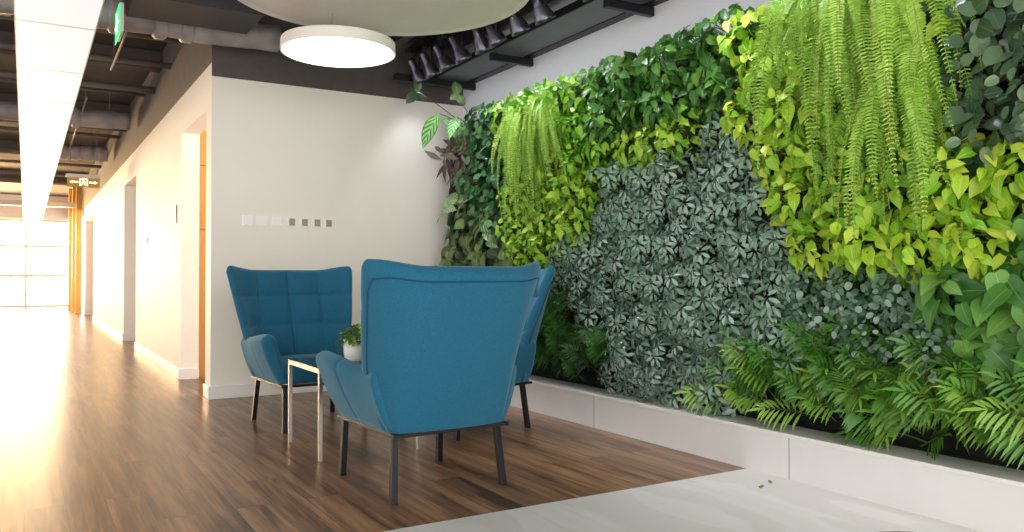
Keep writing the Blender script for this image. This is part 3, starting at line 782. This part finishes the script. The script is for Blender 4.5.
        for i in range(len(secs) - 1):
            for k in range(n):
                l = (k + 1) % n; q = [i * n + k, i * n + l, (i + 1) * n + l, (i + 1) * n + k]; a.face(q if sg < 0 else q[::-1])
        a.face([k for k in range(n)]); a.face([(len(secs) - 1) * n + k for k in range(n)])
        a.build('armrest', M['fabric'], root, smooth=True, merge=True)
    def sf(P):
        d = .014 * (1 - (P.x / .27) ** 2) * (1 - ((P.y - .03) / .32) ** 2) if P.z > .42 else 0
        return P + Vector((0, .008 * (1 - abs(P.z - .37) / .07) if P.y > .28 else 0, d))
    MB().rbox((0, .035, .372), (.268, .29, .066), .035, 14, sf).build('seat', M['fabric'], root, smooth=True, merge=True)
    f = MB(); f.box(-.302, .302, -.335, -.305, .288, .304); f.box(-.302, .302, .285, .315, .288, .304); f.box(-.302, -.272, -.305, .285, .288, .304); f.box(.272, .302, -.305, .285, .288, .304)
    bevel(f.build('frame', M['black_metal'], root), .002)
    for sx in (-1, 1):
        for sy in (-1, 1):
            l = MB(); h = .0148
            top = (sx * .270, -.27 if sy < 0 else .285, .290); bot = (sx * (.288 if sy < 0 else .276), sy * .305, 0.0)
            for z_, c in ((1, bot), (0, top)):
                for dx, dy in ((-h, -h), (h, -h), (h, h), (-h, h)): l.v.append((c[0] + dx, c[1] + dy, c[2]))
            l.face([3, 2, 1, 0]); l.face([4, 5, 6, 7])
            for k in range(4): l.face([k, (k + 1) % 4, 4 + (k + 1) % 4, 4 + k])
            bevel(l.build('leg', M['black_metal'], root), .002)
    return root
ch = make_chair()
ch.location = (1.662, 3.645, 0); ch.rotation_euler.z = R(3.0)
tag(ch, 'blue wing chair with its back to the viewer, largest and nearest', 'chair', 'blue wing chairs around the table')
c2 = copy_tree(ch); c2.location = (1.672, 5.48, 0); c2.rotation_euler.z = R(180 + 3.5)
tag(c2, 'blue tufted wing chair facing the viewer in front of the pale back wall', 'chair', 'blue wing chairs around the table')
c3 = copy_tree(ch); c3.location = (2.48, 4.74, 0); c3.rotation_euler.z = R(90 + 14)
tag(c3, 'blue wing chair mostly hidden behind the nearest chair, close to the plant wall', 'chair', 'blue wing chairs around the table')

# table
tb = empty('side_table', (1.655, 4.57, 0)); tag(tb, 'square glass-topped side table with slim chrome legs between the chairs', 'table')
fr = MB(); h = .30
fr.box(-h, h, -h, -h + .022, .472, .494); fr.box(-h, h, h - .022, h, .472, .494); fr.box(-h, -h + .022, -h + .022, h - .022, .472, .494); fr.box(h - .022, h, -h + .022, h - .022, .472, .494)
bevel(fr.build('frame', M['chrome'], tb), .002)
for sx in (-1, 1):
    for sy in (-1, 1):
        x0, y0 = sx * (h - .011), sy * (h - .011)
        bevel(MB().box(x0 - .011, x0 + .011, y0 - .011, y0 + .011, 0, .472).build('leg', M['chrome'], tb), .002)
bevel(MB().box(-h, h, -h, h, .4945, .5025).build('tabletop', M['smoked_glass'], tb), .002)
pp = empty('potted_plant', (1.655, 4.56, .503)); tag(pp, 'small leafy green plant in a white pot on the side table', 'potted plant')
MB().lathe([(.05, 0), (.056, .004), (.062, .125), (.058, .125), (.055, .105)], 40, cap1=False).build('pot', M['pot'], pp, smooth=True)
MB().lathe([(.055, .10), (.001, .108)], 24, cap0=False).build('soil', M['soil'], pp)
g = random.Random(5); lv = MB(); st = MB()
for i in range(75):
    a = i * 2.4; el = g.uniform(-.1, 1.3); d = Vector((math.cos(a) * math.cos(el), math.sin(a) * math.cos(el), math.sin(el)))
    p = Vector((0, 0, .12)) + Vector((d.x * .075, d.y * .075, d.z * .07)) * g.uniform(.6, 1.1)
    leaf(lv, p, d + Vector((0, 0, -.45)) + rv(g, .4), d + UP * .8 + rv(g, .3), g.uniform(.035, .055), g.uniform(.024, .034), 'oval', .3, .3, g.random())
    if i % 2 == 0: st.tube(arc(Vector((0, 0, .10)), p, Vector((0, 0, .02)), 3), .0013, 4, cap=False)
fo = lv.build('foliage', LM['pot_plant'], pp, smooth=True); st.build('stems', M['stem_green'], pp)

# debris on the tile floor
for i, (xx, yy) in enumerate(((2.985, 2.68), (3.09, 2.72))):
    g = random.Random(i); d = MB(); d.rbox((0, 0, .004), (.012, .007, .004), .003, 4, lambda P: P + Vector((0, 0, .15 * P.x)))
    o = d.build('leaf_fragment', M['debris'], loc=(xx, yy, .002)); o.rotation_euler.z = i * 1.1
    tag(o, ['dry leaf crumb on the pale tiles, farther from the planter', 'dry leaf crumb on the pale tiles, closer to the planter'][i], 'debris', 'leaf crumbs on the tiles')
o = MB().tube([(2.80, 1.98, .006), (2.84, 1.95, .010), (2.90, 1.93, .007), (2.96, 1.90, .005)], [.002, .004, .004, .002], 6).build('twig', M['twig'])
tag(o, 'reddish brown dry twig lying on the pale tile floor', 'twig')

# ---------------------------------------------------------------- the plant wall
POLY = [
('ficus', [(2.14, 3.2), (1.0, 3.2), (1.0, 1.5), (1.92, 1.57), (2.05, 1.93)]),
('lime', [(3.13, 2.99), (2.7, 2.83), (2.71, 2.08), (2.77, 1.74), (2.59, 1.42), (2.32, 1.19), (1.95, 1.17), (1.9, 1.56), (.9, 1.54), (.9, 1.32), (1.79, 1.14), (2.04, 1.0), (2.43, 1.07), (2.71, 1.2), (2.96, 1.5), (3.12, 1.95)]),
('lime', [(3.0, 3.0), (2.1, 3.0), (2.0, 1.7), (2.8, 1.7)]),
('lime_mix', [(5.6, 1.85), (4.82, 1.91), (4.35, 1.61), (4.46, 1.42), (4.82, 1.1), (5.45, 1.01)]),
('lime_mix', [(3.93, 1.95), (3.4, 2.04), (3.29, 1.93), (3.49, 1.64), (3.84, 1.65)]),
('lime_mix', [(2.8, 1.7), (1.9, 1.7), (2.0, 1.2), (2.6, 1.2)]),
('small', [(2.66, 1.07), (2.04, 1.0), (1.97, 0.86), (1.81, 0.60), (1.91, 0.60), (2.27, 0.62), (2.68, 0.68), (2.72, 0.98)]),
('pothos_big', [(2.06, 1.0), (1.79, 1.16), (.9, 1.35), (.9, 0.64), (1.81, 0.62), (1.97, 0.80)]),
('pothos', [(4.6, 2.9), (3.57, 2.9), (3.1, 2.82), (3.1, 2.06), (3.4, 2.04), (3.93, 1.95), (4.3, 1.9)]),
('pothos_bright', [(5.6, 2.67), (4.34, 2.65), (3.57, 2.63), (3.93, 1.95), (4.35, 1.45), (4.82, 1.7), (5.6, 1.85)]),
('scheff', [(3.5, 2.04), (3.09, 2.06), (2.96, 1.5), (2.71, 1.2), (2.56, 1.03), (2.65, 0.81), (2.97, 0.66), (3.25, 0.5), (3.41, 0.2), (3.94, 0.16), (4.29, 0.5), (4.95, .95), (4.45, 1.61), (3.84, 1.72), (3.49, 1.72)]),
('round', [(6.35, 2.82), (5.5, 2.66), (5.42, 1.4), (5.95, 1.4), (6.2, 2.02)]),
('striped', [(7.7, 3.0), (6.25, 2.8), (6.25, 2.15), (7.7, 2.2)]),
('purple', [(7.7, 2.2), (6.2, 2.17), (5.9, 1.75), (7.7, 1.8)]),
('veined', [(7.7, 1.82), (5.9, 1.78), (5.75, 1.38), (7.7, 1.40)]),
('maranta', [(7.7, 1.40), (5.75, 1.38), (5.45, 1.6), (5.45, 1.0), (7.7, 1.0)]),
]
def inside(P, y, z):
    c = False; n = len(P)
    for i in range(n):
        (a, b_), (c_, d) = P[i], P[(i + 1) % n]
        if (b_ > z) != (d > z) and y < (c_ - a) * (z - b_) / (d - b_) + a: c = not c
    return c
KIND = {  # generator, variants, stem material, label, name
 'pothos': (lambda s: clump_leafy(s, 90, .19, .070, .047, 'heart', .25, .35, jitter=.75, depth=.26, hang=.65), 5, 'stem_green', 'dark green heart-leaved pothos', 'pothos'),
 'pothos_bright': (lambda s: clump_leafy(s, 100, .19, .058, .040, 'heart', .25, .35, jitter=.8, depth=.26, hang=.6), 5, 'stem_green', 'fresh green heart-leaved pothos', 'pothos'),
 'lime': (lambda s: clump_leafy(s, 92, .19, .068, .046, 'heart', .3, .35, jitter=.8, depth=.26, hang=.6), 5, 'stem_green', 'bright lime-yellow pothos', 'lime_pothos'),
 'lime_mix': (lambda s: clump_leafy(s, 96, .19, .060, .041, 'heart', .3, .35, jitter=.8, depth=.26, hang=.6), 4, 'stem_green', 'yellow and green mixed pothos', 'lime_pothos'),
 'pothos_big': (lambda s: clump_leafy(s, 56, .20, .105, .072, 'heart', .3, .25, depth=.18, jitter=.65), 4, 'stem_green', 'large-leaved green pothos', 'large_leaf_pothos'),
 'scheff': (clump_scheff, 6, 'stem_brown', 'blue-green whorled umbrella plant', 'umbrella_plant'),
 'palm': (lambda s: clump_palm(s, 13), 6, 'stem_green', 'feathery green parlour palm', 'parlour_palm'),
 'palm_dark': (lambda s: clump_palm(s, 14, .82), 5, 'stem_green', 'dark dense parlour palm', 'parlour_palm'),
 'ficus': (lambda s: clump_leafy(s, 64, .19, .072, .054, 'round', .12, .2, radial=.9, hang=.1, jitter=.9, upn=.3), 5, 'stem_red', 'dark glossy round-leaved rubber plant', 'rubber_plant'),
 'small': (lambda s: clump_leafy(s, 210, .19, .032, .024, 'round', .1, .2, depth=.14, hang=.1, jitter=.9, stem_r=.001), 4, 'stem_green', 'small-leaved silvery creeping plant', 'creeping_plant'),
 'round': (lambda s: clump_leafy(s, 64, .19, .068, .056, 'round', .12, .2, hang=.4, jitter=.6), 4, 'stem_green', 'dark round-leaved peperomia', 'peperomia'),
 'purple': (lambda s: clump_leafy(s, 34, .17, .16, .042, 'lance', .35, .3, radial=1.2, hang=.1, jitter=.6), 3, 'stem_red', 'purple-brown lance-leaved plant', 'purple_leaf_plant'),
 'veined': (lambda s: clump_leafy(s, 18, .16, .20, .12, 'oval', .3, .2, radial=1.0, hang=.4, jitter=.4), 3, 'stem_green', 'pale-veined broad-leaved plant', 'calathea'),
 'maranta': (lambda s: clump_leafy(s, 34, .19, .12, .075, 'oval', .35, .2, radial=.7, hang=.6, jitter=.5), 3, 'stem_brown', 'olive broad-leaved prayer plant', 'prayer_plant'),
 'striped': (lambda s: clump_leafy(s, 9, .12, .26, .12, 'oval', .35, .15, radial=1.0, hang=.25, jitter=.3, depth=.16), 2, 'stem_green', 'broad striped-leaved calathea', 'calathea'),
}
LIB = {}
def variants(kd):
    if kd not in LIB:
        fn, n, sm, lb, nm = KIND[kd]; LIB[kd] = []
        for i in range(n):
            a, b_ = fn(100 * (1 + list(KIND).index(kd)) + i)
            ma = a.mesh(kd + '_foliage', smooth=True); ma.materials.append(LM[kd])
            mb2 = b_.mesh(kd + '_stems', smooth=True); mb2.materials.append(M[sm])
            LIB[kd].append((ma, mb2))
    return LIB[kd]
XF = Xg - .142
g = random.Random(11)
rows = [.39, .52] + [.50 + .22 * k for k in range(1, 9)]
for ri, z0 in enumerate(rows):
    ncol = 20; cells = []
    for ci in range(ncol):
        yy = 6.52 - ci * .262 - (.13 if ri % 2 else 0) + g.uniform(-.03, .03)
        zz = z0 + g.uniform(-.03, .03)
        if yy < 1.3: continue
        kd = None
        for k_, P in POLY:
            if inside(P, yy, zz): kd = k_; break
        if kd is None: kd = 'palm_dark' if yy > 3.85 else 'palm'
        if zz > .8 and kd == 'palm': kd = 'scheff' if yy > 2.6 else 'small'
        
        if kd == 'palm_dark' and zz > 1.2: kd = 'lime_mix'
        cells.append((yy, zz, kd))
    for ci, (yy, zz, kd) in enumerate(cells):
        V = variants(kd); ma, ms = V[g.randrange(len(V))]
        nm = KIND[kd][4]
        o = bpy.data.objects.new(nm, ma); COL.objects.link(o)
        s_ = bpy.data.objects.new('stems', ms); COL.objects.link(s_); s_.parent = o
        o.location = (XF, yy, zz); sc = g.uniform(.98, 1.14); o.scale = (sc * g.uniform(.85, 1.1), sc, sc)
        o.rotation_euler.x = g.uniform(-.25, .25) if 'palm' in kd or kd == 'striped' else g.uniform(-.6, .6)
        tag(o, '%s, %s row up from ledge, %s plant from back wall corner' % (KIND[kd][3], ordn[ri], ordn[ci]), 'plant', KIND[kd][3] + ' clumps in the plant wall')

def special(nm, lb, lv, st, lm, sm, loc, group=None, rx=0):
    o = lv.build(nm, lm, smooth=True, loc=loc); st.build('stems', sm, o, smooth=True); o.rotation_euler.x = rx
    tag(o, lb, 'plant', group); return o
def fern(seed, n, a, b_, sp, out, loc, lb, lean=0):
    lv, st = clump_fern(seed, n, a, b_, sp, out, lean); return special('boston_fern', lb, lv, st, LM['fern'], M['stem_fern'], loc, 'boston ferns hanging from the plant wall')
fern(1, 84, .35, 1.32, .95, .24, (XF - .06, 5.02, 2.24), 'bright hanging fern nearest the back wall, above the chairs')
fern(2, 62, .35, 1.3, .8, .24, (XF - .06, 2.44, 2.36), 'bright hanging fern spilling from the top edge, left one of the large right-hand trio')
fern(3, 52, .3, 1.15, .8, .26, (XF - .06, 2.16, 2.34), 'bright hanging fern at the top edge beside the dark round-leaved plants')
fern(4, 50, .3, 1.0, .75, .26, (XF - .06, 2.08, 1.86), 'bright hanging fern lowest of the right-hand trio, tips above the lime pothos')
# big striped leaf and leaning sprig in the far upper corner
lv, st = MB(), MB()
for P, T, Nn, L_, W_ in (((-.36, .02, .20), (-.45, .2, -.75), (-.6, -.6, .45), .34, .15), ((-.25, -.1, .16), (-.4, -.3, -.5), (-.6, -.6, .5), .24, .11), ((-.15, .0, .1), (-.5, .1, .2), (-.3, -.8, .6), .2, .1)):
    leaf(lv, Vector(P), Vector(T), Vector(Nn), L_, W_, 'oval', .25, .15, .5); st.tube(arc(Vector((0, 0, 0)), Vector(P), Vector((0, 0, .06)), 5), .004, 6)
special('calathea', 'calathea with one huge pale-striped leaf in the upper corner by the back wall', lv, st, LM['striped'], M['stem_green'], (XF, 6.35, 2.22))
lv, st = MB(), MB(); tip = Vector((-.50, .10, .34))
st.tube(arc(Vector((0, 0, 0)), tip, Vector((0, 0, .05)), 6), .004, 6)
for T, L_ in (((-.6, .1, -.6), .15), ((-.1, -.2, .9), .13), ((.5, -.2, -.6), .11), ((-.5, .3, .3), .09)):
    leaf(lv, tip, Vector(T), Vector((-.1, -.9, .3)), L_, L_ * .55, 'oval', .1, .15, .4)
special('leaning_sprig', 'stem with a few oval leaves leaning out towards the back wall, topmost in the corner', lv, st, LM['ficus'], M['stem_brown'], (XF, 6.42, 2.28))
lv, st = MB(), MB(); tip = Vector((-.30, -.02, .32))
st.tube(arc(Vector((0, 0, 0)), tip, Vector((-.12, 0, .08)), 6), .004, 6)
for T, L_ in (((-.1, .1, .6), .13), ((.2, -.4, -.6), .12), ((-.6, .0, -.3), .09)):
    leaf(lv, tip, Vector(T), Vector((-.3, -.9, .2)), L_, L_ * .7, 'oval', .1, .15, .3)
special('dark_sprig', 'upright stem with a dark brown-green leaf beside the striped calathea', lv, st, LM['maranta'], M['stem_red'], (XF, 6.15, 2.22))

# ---------------------------------------------------------------- light
W = bpy.data.worlds.new('world'); S.world = W; W.use_nodes = True; nt = W.node_tree; L = nt.links
bg = nt.nodes['Background']; tc = N(nt, 'ShaderNodeTexCoord'); sx = N(nt, 'ShaderNodeSeparateXYZ'); L.new(tc.outputs['Generated'], sx.inputs[0])
mr = N(nt, 'ShaderNodeMapRange'); mr.interpolation_type = 'SMOOTHSTEP'; mr.inputs['From Min'].default_value = .75; mr.inputs['From Max'].default_value = .97
L.new(sx.outputs['Y'], mr.inputs['Value'])
mc = N(nt, 'ShaderNodeMixRGB'); mc.inputs['Color1'].default_value = (2.28, 2.22, 2.16, 1); mc.inputs['Color2'].default_value = (4.4, 4.3, 4.2, 1)
ms_ = N(nt, 'ShaderNodeMapRange'); ms_.interpolation_type = 'SMOOTHSTEP'; ms_.inputs['From Min'].default_value = -.25; ms_.inputs['From Max'].default_value = -.9
L.new(sx.outputs['X'], ms_.inputs['Value']); md = N(nt, 'ShaderNodeMixRGB'); L.new(ms_.outputs[0], md.inputs['Fac'])
md.inputs['Color1'].default_value = (2.42, 2.36, 2.28, 1); md.inputs['Color2'].default_value = (1.45, 1.38, 1.26, 1); L.new(md.outputs[0], mc.inputs['Color1'])
L.new(mr.outputs[0], mc.inputs['Fac']); L.new(mc.outputs[0], bg.inputs['Color']); bg.inputs['Strength'].default_value = 1.0

def light(nm, tp, loc, power, col=(1, 1, 1), **k):
    d = bpy.data.lights.new(nm, tp); d.energy = power; d.color = col; d.specular_factor = .35 if tp == 'SPOT' else (0.0 if tp == 'AREA' else 1)
    for a, v in k.items(): setattr(d, a, v)
    o = bpy.data.objects.new(nm, d); COL.objects.link(o); o.location = loc; return o
def aim(o, tgt): o.rotation_euler = (Vector(tgt) - o.location).to_track_quat('-Z', 'Y').to_euler()
SPW = [20, 18, 20, 45, 50, 30, 28, 28, 32, 50, 60, 40, 14]
for i, (yy, tz, sh) in enumerate(SP):
    o = light('spot_beam', 'SPOT', (2.975, yy, 2.745), SPW[i] , (.90, .94, 1.0), spot_size=R(100), spot_blend=.8, shadow_soft_size=.04)
    aim(o, (3.34, yy - .1, 1.75) if i else (3.2, 6.7, 1.5))
o = light('added_ceiling_glow', 'AREA', (-3.0, 28.9, 1.9), 1100, (1, .62, .26), shape='RECTANGLE', size=8, size_y=2.4, spread=R(100)); o.rotation_euler = (R(-80), 0, 0)  # added orange lamp inside the windows, aimed up to warm the corridor ceiling
aim(o, (-1.5, 24, 4.2))
o = light('added_panel_fill', 'POINT', (2.2, 7.8, 2.4), 18, (1, .75, .5), shadow_soft_size=.1)  # unseen fill added behind the doorway to brighten the wood panelling

# ---------------------------------------------------------------- camera
cd = bpy.data.cameras.new('camera'); cam = bpy.data.objects.new('camera', cd); COL.objects.link(cam)
cam.location = (0, 0, 1.0); cam.rotation_euler = (R(90 + .708), 0, R(-31)); cd.sensor_width = 36; cd.lens = 809 / 1024 * 36; cd.clip_start = .05; cd.clip_end = 200
S.camera = cam
S.view_settings.view_transform = 'Standard'; S.view_settings.look = 'None'; S.view_settings.gamma = 1; S.view_settings.use_curve_mapping = False
S.view_settings.exposure = 0.72
S.cycles.use_denoising = True
S.cycles.max_bounces = 8
